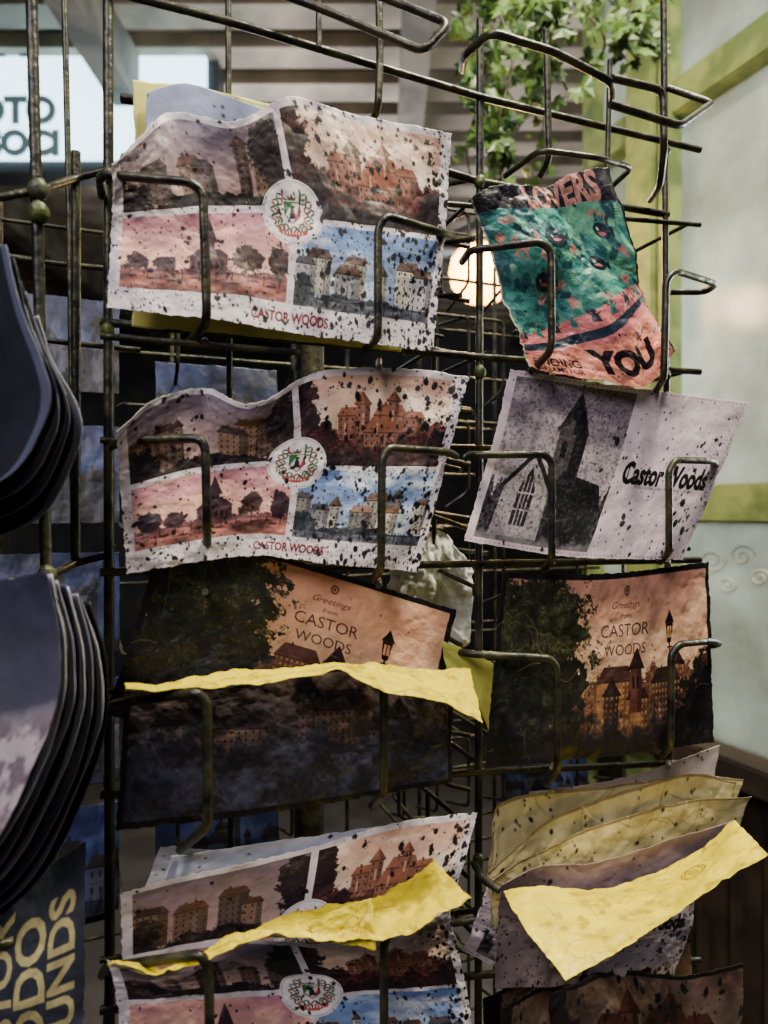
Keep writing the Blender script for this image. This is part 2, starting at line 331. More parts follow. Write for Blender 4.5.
def church(seed=1,w=520,h=350):
    c=Cv(w,h,C(210,192,198)); n=fbm(w,h,30,seed+50,5); c.img*=(.88+.2*n)[...,None]
    W=int(w*.49); p=grad(W,h-24,C(96,86,94),C(236,220,220),seed,C(190,178,180),.7,40); H=p.h
    treeline(p,.74,.2,seed+1,C(20,18,22),C(110,102,106),12)
    dk=C(20,18,22); md=C(66,60,62)
    p.poly([(W*.42,H*.95),(W*.44,H*.30),(W*.66,H*.30),(W*.68,H*.95)],md); p.rect(W*.58,H*.30,W*.68,H*.95,dk)
    p.poly([(W*.41,H*.31),(W*.55,H*.03),(W*.69,H*.31)],dk); p.poly([(W*.41,H*.31),(W*.55,H*.22),(W*.55,H*.31)],md)
    p.rect(W*.545,0,W*.555,H*.06,dk)
    p.poly([(W*.48,H*.46),(W*.48,H*.38),(W*.505,H*.35),(W*.53,H*.38),(W*.53,H*.46)],C(12,12,14))
    p.poly([(W*.10,H*.97),(W*.12,H*.66),(W*.3,H*.46),(W*.48,H*.66),(W*.5,H*.97)],C(160,150,150)); p.poly([(W*.08,H*.68),(W*.3,H*.43),(W*.52,H*.68),(W*.48,H*.68),(W*.3,H*.48),(W*.12,H*.68)],dk)
    p.poly([(W*.24,H*.9),(W*.24,H*.68),(W*.305,H*.54),(W*.37,H*.68),(W*.37,H*.9)],C(30,28,32))
    for k in (.275,.305,.335): p.rect(W*k-1.2,H*.6,W*k+1.2,H*.9,C(160,150,152))
    p.rect(W*.24,H*.7,W*.37,H*.71,C(160,150,152)); p.rect(W*.24,H*.8,W*.37,H*.81,C(160,150,152))
    p.poly([(W*.5,H*.97),(W*.5,H*.66),(W*.56,H*.55),(W*.9,H*.62),(W*.96,H*.76),(W*.96,H*.97)],C(36,34,38)); p.poly([(W*.48,H*.68),(W*.56,H*.54),(W*.9,H*.6),(W*.98,H*.76)],dk)
    p.mask(np.clip((fbm(W,H,5,seed+9,3)-.48)*4,0,1),C(170,160,162),.22); p.mask(np.clip((fbm(W,H,4,seed+19,3)-.5)*5,0,1),C(18,16,20),.4)
    p.mask(np.clip((np.arange(H)[:,None]/H-.93+.1*(fbm(W,H,10,seed+4)-.5))*20,0,1),C(130,124,126),.8)
    c.paste(p,16,12)
    K_=C(14,10,16)
    c.text('Castor Woods',w*.755,h*.50,w*.40,K_,bold=.045,ys=1.8)
    for sx in (.575,.775): c.rect(w*sx,h*.44,w*sx+3,h*.56,K_); c.poly([(w*sx-6,h*.46),(w*sx+4,h*.425),(w*sx+14,h*.445),(w*sx+2,h*.45)],K_)
    c.text('Welcomes you with open arms',w*.76,h*.58,w*.28,C(60,50,60),shear=.2)
    c.grime(seed,.12); c.spatter(360,seed,C(30,22,34),1.8); c.spatter(40,seed+5,C(24,18,28),6,region=(.25,.3,1,1)); c.spatter(100,seed+6,C(30,22,34),3,region=(.85,.2,1,1)); c.creases(10,seed)
    for i in range(0,w-6,10): c.rect(i,5,i+5,6.5,C(60,44,56),.7); c.rect(i,h-7,i+5,h-5.5,C(60,44,56),.7)
    for j in range(0,h-6,10): c.rect(w-8,j,w-6.5,j+5,C(60,44,56),.7)
    return c
def poster(seed=1,w=400,h=480):
    c=Cv(w,h,C(50,140,124)); n=fbm(w,h,70,seed,3)
    c.mask(np.clip((n-.5)*14,0,1),C(100,190,140),.9); c.mask(np.clip((fbm(w,h,60,seed+3,3)-.56)*16,0,1),C(30,80,92),.9)
    rg=random.Random(seed)
    for i in range(80):
        x=rg.uniform(0,w); y=rg.uniform(h*.14,h*.62); an=rg.uniform(0,6.28); col=rg.choice([C(26,90,94),C(120,210,154),C(22,58,72),C(40,140,120),C(40,140,120),C(226,124,110)])
        L=rg.uniform(9,20); c.line(x-math.cos(an)*L,y-math.sin(an)*L,x+math.cos(an)*L,y+math.sin(an)*L,1.5,col)
        for k in range(-3,4):
            bx=x+math.cos(an)*L*k/3.5; by=y+math.sin(an)*L*k/3.5
            for sg_ in (-1,1): c.ell(bx+math.cos(an+sg_*1.1)*5,by+math.sin(an+sg_*1.1)*5,5.5,1.8,col,.95,rot=an+sg_*1.1)
    c.rect(0,0,w,h*.11,C(34,30,38)); c.text('LOVERS',w*.62,h*.055,w*.52,C(206,128,108),bold=.04,ys=1.2)
    for (x,y,r) in ((.45,.26,.08),(.72,.38,.06),(.3,.46,.07),(.82,.22,.05)):
        X0,Y0=w*x,h*y; c.ell(X0,Y0,w*r,w*r*.8,C(16,40,54)); c.poly([(X0+w*r*.7,Y0),(X0+w*r*1.5,Y0-12),(X0+w*r*1.5,Y0+12)],C(16,40,54)); c.ell(X0-w*r*.4,Y0-4,4,4,C(230,220,190)); c.ell(X0,Y0+5,w*r*.5,4,C(220,100,92))
    c.poly([(0,h*.78),(w*.35,h*.68),(w,h*.50),(w,h),(0,h)],C(226,104,104)); c.poly([(0,h*.84),(w*.35,h*.76),(w,h*.60),(w,h*.635),(w*.4,h*.80),(0,h*.885)],C(26,42,58))
    for i in range(8):
        x=w*(.06+.125*i); y=h*(.735-.028*i); cl=C(30,116,106) if i%2 else C(22,34,48); c.ell(x,y,5,6,cl); c.poly([(x-6,y+6),(x+6,y+6),(x+10,y+26),(x-10,y+26)],cl); c.line(x-4,y+10,x-14,y-2,3,cl); c.line(x+4,y+10,x+14,y+2,3,cl)
    c.poly([(0,h*.91),(w*.5,h*.80),(w,h*.69),(w,h),(0,h)],C(246,128,96))
    c.text('YOU',w*.64,h*.885,w*.44,C(18,12,18),bold=.06,ys=1.0,rot=-.05)
    c.text('FINDING',w*.21,h*.925,w*.30,C(26,18,24),bold=.03,rot=-.08); c.text('DREAMS FOR',w*.22,h*.97,w*.28,C(26,18,24),bold=.02,rot=-.06)
    c.rect(0,0,5,h,C(200,190,160)); c.rect(w-5,0,w,h,C(26,20,26))
    c.img=tone(c.img,.88,.18)
    c.grime(seed,.12); c.spatter(160,seed,C(20,16,20),2.0); c.creases(40,seed,C(206,212,196),.5); return c
def yellow(seed=1,w=240,h=100,stamp=None,col=C(226,202,0)):
    c=Cv(w,h,col); n=fbm(w,h,30,seed,5); c.img*=(.82+.28*n)[...,None]
    c.mask(np.clip((fbm(w,h,14,seed+2,4)-.58)*6,0,1),C(140,116,10),.6)
    c.creases(18,seed,C(110,88,10),.55); c.creases(8,seed+3,C(250,236,90),.5)
    if stamp:
        x,y=stamp[0]*w,stamp[1]*h; k_=C(88,72,6)
        for r,cl in ((18,k_),(16.2,col),(14,k_),(12.4,col)): c.ell(x,y,r,r*1.05,cl,.9)
        for i in range(6): c.rect(x-8+abs(i-2.5),y-8+3*i,x+8-abs(i-2.5),y-6.4+3*i,k_,.8)
    return c
def plain(col,w=160,h=110,seed=1,sp=0,edge=None):
    c=Cv(w,h,col); n=fbm(w,h,26,seed,5); c.img*=(.78+.38*n)[...,None]
    if sp: c.spatter(sp,seed,rmax=1.0)
    if edge is not None: c.rect(0,0,w,3,edge,.8); c.creases(10,seed,C(90,80,56),.5); c.creases(8,seed+1,C(220,212,180),.5)
    return c

# ---------- sheet geometry
def cr(P,ts,t):
    n=len(P)
    i=min(max(np.searchsorted(ts,t,side='right')-1,0),n-2)
    u=(t-ts[i])/(ts[i+1]-ts[i])
    p1,p2=P[i],P[i+1]
    m1=(P[i+1]-P[i-1])/(ts[i+1]-ts[i-1]) if i>0 else (p2-p1)/(ts[i+1]-ts[i])
    m2=(P[i+2]-P[i])/(ts[i+2]-ts[i]) if i<n-2 else (p2-p1)/(ts[i+1]-ts[i])
    h=ts[i+1]-ts[i]; u2=u*u; u3=u2*u
    return (2*u3-3*u2+1)*p1+(u3-2*u2+u)*h*m1+(-2*u3+3*u2)*p2+(u3-u2)*h*m2
def sheet(name,rows,cv,crumple=.0012,seed=1,conv=rk,parent=None,thick=.0004,vs=None,cs=60,jag=.0008,back=None):
    w,h=cv.w,cv.h
    R=[]
    for row in rows:
        P=np.array([conv(*p) for p in row]); d=np.r_[0,np.cumsum(np.linalg.norm(np.diff(P,axis=0),axis=1))]; d/=d[-1]
        R.append(np.array([cr(P,d,t) for t in np.linspace(0,1,w)]))
    R=np.array(R)
    if vs is None:
        mid=R[:,w//2]; d=np.r_[0,np.cumsum(np.linalg.norm(np.diff(mid,axis=0),axis=1))]; vs=d/d[-1]
    vs=np.array(vs,float)
    G=np.array([cr(R,vs,t) for t in np.linspace(0,1,h)])
    gu=np.gradient(G,axis=1); gv=np.gradient(G,axis=0); N=np.cross(gv,gu); N/=np.linalg.norm(N,axis=2,keepdims=True)+1e-12
    n=fbm(w,h,cs,seed,5)-.5; ridg=np.abs(fbm(w,h,cs*.8,seed+9,3)-.5)
    G+=N*((n*2+ridg*1.6)*crumple)[...,None]
    e=fbm(w,h,9,seed+4,3)-.5
    U=np.linspace(0,1,w)[None,:]; V=np.linspace(0,1,h)[:,None]
    fu=np.exp(-np.minimum(U,1-U)*60)*np.sign(U-.5); fv=np.exp(-np.minimum(V,1-V)*60)*np.sign(V-.5)
    tu=gu/(np.linalg.norm(gu,axis=2,keepdims=True)+1e-12); tv=gv/(np.linalg.norm(gv,axis=2,keepdims=True)+1e-12)
    G+=tu*(fu*e*jag*2)[...,None]+tv*(fv*e*jag*2)[...,None]
    me=bpy.data.meshes.new(name)
    nv=w*h; nf=(w-1)*(h-1)
    me.vertices.add(nv); me.vertices.foreach_set('co',G.reshape(-1).astype(np.float32))
    idx=np.arange(nv).reshape(h,w)
    q=np.stack([idx[:-1,:-1],idx[1:,:-1],idx[1:,1:],idx[:-1,1:]],-1).reshape(-1)
    me.loops.add(nf*4); me.loops.foreach_set('vertex_index',q.astype(np.int32))
    me.polygons.add(nf); me.polygons.foreach_set('loop_start',np.arange(0,nf*4,4,dtype=np.int32))
    me.polygons.foreach_set('use_smooth',np.ones(nf,bool))
    me.update(calc_edges=True); me.validate()
    at=me.color_attributes.new('print','FLOAT_COLOR','POINT')
    col=np.ones((nv,4),np.float32); col[:,:3]=lin(np.clip(cv.img,0,1)).reshape(-1,3)
    at.data.foreach_set('color',col.reshape(-1))
    me.materials.append(M_PRINT); me.materials.append(back or M_BACK)
    o=bpy.data.objects.new(name,me); link(o,parent)
    s=o.modifiers.new('thickness','SOLIDIFY'); s.thickness=thick; s.offset=-1; s.material_offset=1
    return o

# ---------- wires
def fillet(P,r):
    P=[np.array(p) for p in P]; out=[P[0]]
    for i in range(1,len(P)-1):
        a,b,c=P[i-1],P[i],P[i+1]; la=np.linalg.norm(a-b); lc=np.linalg.norm(c-b); rr=min(r,la*.45,lc*.45)
        p=b+(a-b)/la*rr; q=b+(c-b)/lc*rr
        for t in np.linspace(0,1,6): out.append((1-t)**2*p+2*t*(1-t)*b+t*t*q)
    out.append(P[-1]); return out
def wires(name,lst,m,parent=None):
    cu=bpy.data.curves.new(name,'CURVE'); cu.dimensions='3D'; cu.bevel_depth=1.0; cu.bevel_resolution=2; cu.use_fill_caps=True
    for pts,r in lst:
        pts=fillet(pts,.008) if len(pts)>2 else pts
        sp=cu.splines.new('POLY'); sp.points.add(len(pts)-1)
        for i,p in enumerate(pts): sp.points[i].co=(*p,1); sp.points[i].radius=r
    o=bpy.data.objects.new(name+'_c',cu); COL.objects.link(o); bpy.context.view_layer.update()
    me=bpy.data.meshes.new_from_object(o.evaluated_get(bpy.context.evaluated_depsgraph_get()))
    bpy.data.objects.remove(o)
    for p in me.polygons: p.use_smooth=True
    me.materials.clear(); me.materials.append(m)
    ob=bpy.data.objects.new(name,me); return link(ob,parent)

rack=empty('postcard_display_rack')
W=[]; r1=.0026; r2=.0020
def w(pts,r=r1): W.append(([rk(*p) for p in pts],r))
def floorpt(p): q=np.array(p); q[2]=.03; return q
posts=[((108,-60,-.012),(110,1100,-.012),r1*1.15),((480,20,-.012),(478,1100,-.012),r1*1.1),((663,-60,-.012),(672,1100,-.012),r1*1.0),
       ((228,-60,-.03),(232,1100,-.03),r2)]
for a,b,r in posts:
    A=rk(*a); B=rk(*b); B2=floorpt(B); W.append(([A,B,B2],r))
w([(378,-60,.004),(380,60,.004),(378,108,.006),(372,122,-.01)])
w([(318,-60,.0),(319,48,.0)],r2)
w([(546,30,.0),(549,160,.0),(540,176,-.012)],r1)
w([(610,60,0),(607,175,0)],r2)
w([(60,-22,-.01),(230,22,-.01),(480,97,-.01),(700,150,-.01)]); w([(120,98,-.012),(300,126,-.012),(480,182,-.012),(668,215,-.012)],r1*1.1)
w([(245,-20,.0),(330,12,.03),(424,52,.06),(450,24,.06),(380,-4,.03),(300,-30,0)],r1)
w([(462,70,-.005),(464,56,.02),(490,32,.05),(555,52,.05),(612,82,.05),(612,106,.02)],r1)
w([(612,78,.05),(663,90,.05),(664,150,.05),(660,185,.03),(650,200,-.01)],r1)
w([(668,88,.0),(712,103,.02),(680,126,.06),(610,104,.06)],r1)
w([(505,176,.0),(540,150,.04),(600,158,.05),(632,168,.03),(608,190,.0)],r2)
for (yl,yr) in ((322,372),(572,560),(795,762),(1010,960)):
    w([(100,yl,-.010),(480,(yl+yr)/2+ (yr-yl)*.2,-.010),(700,yr,-.010)],r1)
    if yl<400: w([(100,yl+14,.018),(300,(yl*2+yr)/3+14,.018)],r2)
    W.append(([rk(205,yl+20,.03),rk(205,yl+18,-.01)],r2)); W.append(([rk(379,(yl+yr)/2+20,.03),rk(379,(yl+yr)/2+14,-.01)],r2))
    W.append(([rk(552,yr+5,.03),rk(552,yr+0,-.01)],r2)); W.append(([rk(668,yr+5,.03),rk(668,yr,-.01)],r2))
for (yl,yr) in ((175,225),(440,452),(690,650),(960,880)):
    w([(100,yl,-.010),(700,yr,-.010)],r2)
FO=.040
hooks=[
 [(102,196,-.01),(100,174,.02),(190,182,FO),(203,192,FO),(207,322,FO),(186,346,.0)],
 [(452,236,-.01),(440,232,.03),(386,216,FO),(378,228,FO),(378,338,FO),(362,352,.0)],
 [(112,446,-.01),(125,440,.02),(205,438,FO),(207,520,FO),(207,545,.02)],
 [(456,456,-.01),(448,452,.03),(388,448,FO),(382,460,FO),(381,570,FO),(372,580,.01)],
 [(108,712,-.01),(112,704,.02),(196,692,FO+.02),(207,702,FO+.02),(208,826,FO+.02),(180,850,.01)],
 [(384,690,FO+.01),(384,792,FO+.01),(372,806,.01)],
 [(102,975,-.01),(106,968,.03),(200,954,FO+.02),(209,968,FO+.02),(210,1060,FO+.02)],
 [(474,920,.0),(440,925,.03),(392,930,FO+.02),(384,942,FO+.02),(384,1060,FO+.02)],
 [(462,262,-.01),(470,250,.02),(540,242,FO),(551,250,FO),(552,350,FO),(530,372,.01)],
 [(670,292,-.01),(706,292,.0),(716,284,.02),(676,271,FO),(666,280,FO),(664,378,FO),(655,392,.01)],
 [(466,458,-.01),(470,455,.02),(544,454,FO),(552,462,FO),(552,560,FO),(544,570,.01)],
 [(680,470,-.01),(718,466,.01),(712,461,.03),(676,460,FO),(669,470,FO),(669,552,FO),(660,562,.01)],
 [(440,648,-.01),(470,654,.02),(550,658,FO),(557,668,FO),(558,768,FO),(548,782,.01)],
 [(684,650,-.01),(720,644,.01),(712,641,.03),(680,644,FO),(671,654,FO),(671,744,FO),(662,756,.01)],
 [(474,864,-.01),(484,880,.03),(500,890,FO)],
]
for h in hooks: w(h,r1)
PL=[ab(30,-60,.36),ab(46,560,.36),ab(60,1090,.36)]
W.append((PL+[floorpt(PL[-1])],.0031))
W.append(([ab(64,-20,.42),ab(70,250,.42),ab(74,560,.42)],.0020)); W.append(([ab(76,152,.40),ab(76,560,.40)],.0028))
for y in (190,575,935): W.append(([ab(36+(y/1024*26),y,.36),ab(76,y-12,.40),rk(108,y-20,-.012)],.0022)); W.append(([ab(36+(y/1024*26),y,.36),ab(-60,y+18,.33)],.0022))
for y in (252,330): W.append(([ab(-20,y,.42),ab(60,y+12,.42),rk(140,y+20,-.05)],.0018))
off=-.24
for s in (-.26,-.12,.05,.13,.22,.34):
    W.append(([rl(s,.27,off),rl(s,-1.40,off)],.0020))
z=.25
while z>-.62:
    W.append(([rl(-.30,z,off),rl(.36,z,off)],.0019)); W.append(([rl(.0,z+.05,off),rl(.36,z+.05,off)],.0015))
    for s in (-.14,-.04,.07,.105,.14,.18,.27,.33):
        W.append(([rl(s-.026,z+.055,off),rl(s-.022,z+.05,off+.05),rl(s+.022,z+.05,off+.05),rl(s+.022,z-.02,off+.05),rl(s+.022,z-.035,off)],.0017))
    z-=.105
for s in (-.17,.085,.27):
    for z in (.235,.115,-.03,-.16,-.30): W.append(([rl(s,z,-.012),rl(s,z,-.24)],.0018))
for k in range(14):
    z=.24-.042*k; j=.006*math.sin(k*2.1)
    W.append(([rl(.072+j,z,-.02),rl(.060+j,z+.01,-.06),rl(.064+j,z+.01,-.15),rl(.10,z,-.19)],.0019))
    W.append(([rl(.064+j,z+.01,-.06),rl(.064+j,z-.03,-.06),rl(.09,z-.035,-.05)],.0019))
    if k%2: W.append(([rl(.064+j,z+.01,-.12),rl(.064+j,z-.04,-.12),rl(.10,z-.045,-.12)],.0017))
wires('wire_frame',W,M_WIRE,rack)
def revolve(name,prof,pos,m,parent=None,seg=40):
    bm=bmesh.new(); rings=[]
    for r,z in prof: rings.append([bm.verts.new((pos[0]+r*math.cos(a*2*math.pi/seg),pos[1]+r*math.sin(a*2*math.pi/seg),pos[2]+z)) for a in range(seg)])
    for a,b in zip(rings,rings[1:]):
        for i in range(seg): bm.faces.new((a[i],a[(i+1)%seg],b[(i+1)%seg],b[i]))
    bm.faces.new(rings[0][::-1]); bm.faces.new(rings[-1])
    me=bpy.data.meshes.new(name); bm.to_mesh(me); bm.free()
    for p in me.polygons: p.use_smooth=True
    me.materials.append(m); return link(bpy.data.objects.new(name,me),parent)
bc=rl(-.02,0,-.12)
revolve('base_disc',[(.34,0),(.34,.02),(.32,.035),(.05,.05),(.012,.06),(.012,1.60),(.010,1.61)],(bc[0],bc[1],0.0),M_WIRE,rack)
bm=bmesh.new()
def blob(p,r):
    bmesh.ops.create_icosphere(bm,subdivisions=2,radius=r,matrix=Matrix.Translation(Vector(p))@Matrix.Diagonal((1,1,1.25,1)))
for y in (190,212,575,940): blob(ab(37+(y/1024*24)-3,y,.358),.0050)
for (x,y) in ((108,176),(108,330),(108,700),(480,182),(665,150),(480,372),(478,860)): blob(rk(x,y,-.010),.0042)
for v in bm.verts: v.co+=Vector((random.uniform(-1,1),random.uniform(-1,1),random.uniform(-1,1)))*.0006
me=bpy.data.meshes.new('weld_beads'); bm.to_mesh(me); bm.free()
for p in me.polygons: p.use_smooth=True
me.materials.append(M_WELD); link(bpy.data.objects.new('weld_beads',me),rack)

# ---------- postcards
c0=plain(C(214,208,110),200,120,3,20)
sheet('postcard',[[(133,80,-.004),(200,88,-.004),(300,112,-.004),(440,150,-.004)],[(136,200,0),(280,225,0),(440,250,0)],[(132,326,.004),(250,336,.004),(400,352,.004)]],c0,.0012,2)
sheet('postcard',[[(146,92,.000),(186,84,.0),(250,104,.0),(330,128,0)],[(146,180,.002),(240,190,.002),(330,200,.002)]],plain(C(150,160,190),120,80,5,30),.001,3)
A=collage(3)
sheet('postcard',[[(113,165,.030),(138,138,.022),(172,112,.010),(232,122,.018),(292,98,.010),(370,118,.010),(452,133,.022)],
                  [(112,215,.020),(200,208,.014),(290,208,.014),(445,230,.022)],
                  [(107,308,.026),(200,318,.026),(290,333,.026),(433,352,.028)]],A,.0026,11,cs=100)
B=collage(15)
sheet('postcard',[[(118,432,.034),(150,402,.030),(205,388,.014),(250,404,.024),(318,372,.010),(400,368,.012),(469,377,.028)],
                  [(120,490,.022),(200,470,.016),(300,462,.014),(446,462,.022)],
                  [(127,574,.026),(160,568,.026),(250,556,.02),(330,564,.024),(418,572,.026)]],B,.0030,21,cs=105)
S=sunset(5)
sheet('postcard',[[(166,524,.006),(310,565,.008),(456,610,.008)],[(120,672,.010),(280,708,.016),(424,752,.012)],[(104,715,.012),(265,750,.018),(414,785,.018)]],S,.0014,31,vs=(0,.86,1))
Nn=night(4)
sheet('postcard',[[(124,692,.028),(220,688,.028),(350,668,.030),(452,672,.026)],[(122,745,.026),(290,735,.028),(452,726,.026)],[(116,830,.026),(250,815,.026),(452,782,.026)]],Nn,.0022,41)
sheet('folded_card_flap',[[(124,688,.030),(205,676,.032),(290,668,.036),(350,663,.036),(410,668,.034),(470,670,.030)],
                  [(128,694,.052),(205,688,.055),(290,680,.058),(338,671,.060),(385,694,.066),(440,703,.072),(482,724,.075)]],yellow(3,320,60),.0034,44,cs=44)
sheet('postcard',[[(440,640,.01),(470,652,.01),(494,664,.01)],[(446,668,.012),(470,690,.012),(488,730,.012)]],plain(C(176,176,80),60,60,8),.002,45)
sheet('postcard',[[(160,846,.0),(280,852,.0),(362,832,.0)],[(140,900,.004),(260,905,.004),(360,890,.004)]],plain(C(206,204,214),160,80,6,40),.002,51)
sheet('postcard',[[(172,856,.006),(300,838,.006),(398,824,.006)],[(150,920,.01),(280,905,.01),(400,890,.01)]],plain(C(180,184,206),160,80,7,20),.002,52)
Dc=collage(33,spat=140,bot=False)
sheet('postcard',[[(120,892,.020),(150,884,.018),(300,850,.010),(400,822,.012),(478,812,.022)],[(122,960,.022),(280,930,.02),(452,905,.024)],[(122,1060,.022),(280,1040,.022),(430,1010,.024)]],Dc,.0022,53,vs=(0,.45,1),cs=100)
E=collage(47,spat=180,bot=False)
sheet('postcard',[[(108,962,.040),(160,972,.034),(230,942,.032),(330,944,.034),(395,934,.036),(448,908,.036)],[(118,1010,.034),(280,1000,.034),(466,988,.034)],[(118,1130,.034),(280,1120,.034),(478,1080,.034)]],E,.0026,57,vs=(0,.50,1),cs=100)
sheet('folded_card_flap',[[(108,960,.042),(165,968,.040),(240,936,.040),(330,905,.040),(372,900,.042),(436,864,.042)],
                  [(112,966,.056),(165,974,.058),(240,942,.062),(330,938,.070),(385,940,.080),(472,898,.086)]],yellow(13,340,80),.0044,58,cs=40)
sheet('folded_card_flap',[[(306,924,.060),(340,908,.062),(372,898,.066)],[(318,940,.066),(350,945,.070),(376,950,.078)]],yellow(17,80,50),.003,59)

P1=poster(4)
sheet('illustrated_flyer',[[(468,198,.020),(500,184,.022),(545,188,.014),(572,174,.02),(608,168,.022)],
                  [(488,245,.012),(540,250,.024),(580,248,.018),(636,258,.024)],
                  [(506,305,.018),(560,305,.010),(600,300,.024),(640,292,.014)],
                  [(530,366,.024),(560,374,.020),(600,380,.024),(645,386,.026),(674,352,.022)]],P1,.0042,61,cs=90)
Ch=church(3)
sheet('postcard',[[(511,369,.012),(620,386,.012),(748,403,.020)],[(490,452,.018),(600,468,.020),(716,480,.02)],[(464,541,.026),(570,557,.026),(682,560,.024)]],Ch,.0014,71,cs=120)
S2=sunset(9,dark=.92)
sheet('postcard',[[(502,572,.014),(600,574,.018),(708,562,.016)],[(494,668,.020),(600,665,.022),(712,650,.022)],[(484,768,.026),(600,757,.026),(714,742,.026)]],S2,.0026,75,cs=100)
ye=lambda s:plain(C(172,160,114),240,70,s,70,C(96,80,50))
sheet('postcard',[[(530,792,.0),(620,778,.0),(719,745,.004)],[(520,880,.004),(620,870,.004),(706,830,.006)]],plain(C(176,162,160),200,90,9,60),.0016,81)
sheet('postcard',[[(490,856,.012),(500,804,.006),(600,786,.006),(700,776,.012),(742,778,.022)],[(484,905,.012),(520,885,.012),(600,872,.012),(690,850,.014),(722,838,.02)]],ye(3),.0036,82,cs=50)
sheet('postcard',[[(488,872,.024),(545,822,.016),(620,792,.014),(690,772,.018),(736,782,.028)],[(490,925,.02),(545,905,.02),(620,885,.02),(690,860,.02),(716,850,.026)]],ye(5),.0036,83,cs=50)
sheet('postcard',[[(492,880,.034),(560,842,.026),(640,812,.022),(700,798,.026),(750,796,.036)],[(494,930,.026),(560,915,.026),(640,890,.026),(700,868,.026),(730,850,.030)]],ye(7),.0036,84,cs=50)
sheet('postcard',[[(500,884,.042),(540,866,.036),(600,862,.032),(680,836,.034),(734,820,.040)],[(498,915,.030),(560,930,.030),(640,905,.030),(730,870,.032)]],plain(C(132,110,112),200,60,11,30),.0022,85)  # mauve sheet coloured as the stack's shadow over the flap's upper part
Yf=yellow(23,320,150,(.72,.40))
sheet('folded_card_flap',[[(503,893,.048),(530,888,.046),(610,888,.044),(690,858,.044),(736,822,.044)],
                  [(532,938,.075),(600,922,.074),(680,888,.074),(752,838,.072)],
                  [(566,980,.098),(600,962,.098),(690,905,.096),(768,855,.094)]],Yf,.0026,88,cs=60)
hc=church(14,300,220)
sheet('postcard',[[(488,884,.020),(520,880,.022),(700,860,.022)],[(476,920,.020),(560,945,.026),(690,930,.022)],[(462,950,.016),(540,985,.02),(670,985,.02)]],hc,.0016,91)
sheet('postcard',[[(500,886,.028),(600,885,.028)],[(494,988,.026),(580,985,.026)]],plain(C(120,104,104),120,120,14,120),.0016,92)
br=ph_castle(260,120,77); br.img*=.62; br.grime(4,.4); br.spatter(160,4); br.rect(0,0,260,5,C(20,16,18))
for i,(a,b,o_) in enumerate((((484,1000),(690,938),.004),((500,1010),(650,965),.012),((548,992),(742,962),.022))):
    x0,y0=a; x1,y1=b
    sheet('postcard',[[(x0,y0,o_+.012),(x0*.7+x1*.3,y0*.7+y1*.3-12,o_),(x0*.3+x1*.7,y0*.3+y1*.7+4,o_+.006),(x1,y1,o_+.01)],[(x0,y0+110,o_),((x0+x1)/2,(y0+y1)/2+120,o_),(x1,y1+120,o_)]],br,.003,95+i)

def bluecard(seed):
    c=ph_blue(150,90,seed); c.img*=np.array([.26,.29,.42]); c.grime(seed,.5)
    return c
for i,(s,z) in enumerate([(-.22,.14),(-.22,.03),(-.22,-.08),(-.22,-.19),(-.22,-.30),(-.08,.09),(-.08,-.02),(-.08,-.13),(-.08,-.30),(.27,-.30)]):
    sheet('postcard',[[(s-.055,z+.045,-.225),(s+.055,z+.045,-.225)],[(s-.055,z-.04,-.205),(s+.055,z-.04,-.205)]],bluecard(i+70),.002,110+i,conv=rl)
def curl(edge,d0,cv,i,x0=-70,seed=1,parent=None):
    rows=[]
    for (x,y,dd) in edge: rows.append([(x0,y+8,d0+.03),((x0+x)*.5,y+10,d0+.012+dd*.5),(x,y,d0+dd)])
    sheet('leaflet_%d'%i,rows,cv,.0010,seed,conv=ab,parent=parent,thick=.0004,back=M_DK)
pal=[C(60,60,88),C(190,184,190),C(34,34,42),C(150,146,156),C(44,46,66),C(200,192,196),C(30,30,38),C(120,118,134),C(26,27,34),C(170,164,172),C(22,22,28),C(80,80,96)]
def edged(col,i):
    c=plain(C(34,35,46) if i%3 else C(56,54,70),90,110,i+3); c.rect(84,0,90,110,col,.9); return c
lf=empty('leaflet_stack')
fr=grad(160,260,C(40,42,58),C(170,160,172),8,C(66,68,88),.5,20); Y=np.linspace(0,1,260)[:,None]*np.ones((1,160))
fr.mask(np.clip((Y-.36+.1*(fbm(160,260,40,3)-.5))*12,0,1),C(196,184,188),1); fr.mask(np.clip((Y-.36)*12,0,1)*np.clip((fbm(160,260,14,5,5)-.48)*6,0,1),C(110,92,104),.8); fr.mask(np.clip((Y-.92)*20,0,1),C(30,30,38),.8)
for i in range(11):
    k=i*4.8; wob=3*math.sin(i*1.9)
    e=[(46+k*.9+wob,572+i*3,.0),(60+k*.95+wob*.5,640+i*2,-.004),(58+k,700+i*2.5,-.006),(32+k*1.05+wob,770+i*3,-.004),(-10+k*.9,850+i*3.6,.0),(-60+k*.4,905+i*4,.006)]
    curl(e,.30+.0042*i,fr if i==0 else edged(pal[i],i),i,seed=i+30,parent=lf)
lf2=empty('leaflet_stack')
for i in range(7):
    k=i*5; wob=3*math.sin(i*2.3)
    e=[(6+k+wob,244+i*12,.0),(22+k,310+i*8,-.004),(50+k+wob*.5,384+i*6,-.006),(42+k,430+i*6,-.004),(6+k,478+i*7,.0),(-60+k*.4,500+i*8,.006)]
    curl(e,.30+.0055*i,edged([C(84,90,112),C(40,42,52),C(130,134,156),C(36,38,46),C(104,110,136),C(30,30,38),C(150,152,170)][i],i+1),i,seed=i+50,parent=lf2)
bp=grad(240,280,C(66,70,82),C(46,49,60),2,C(80,84,98),.6,30)
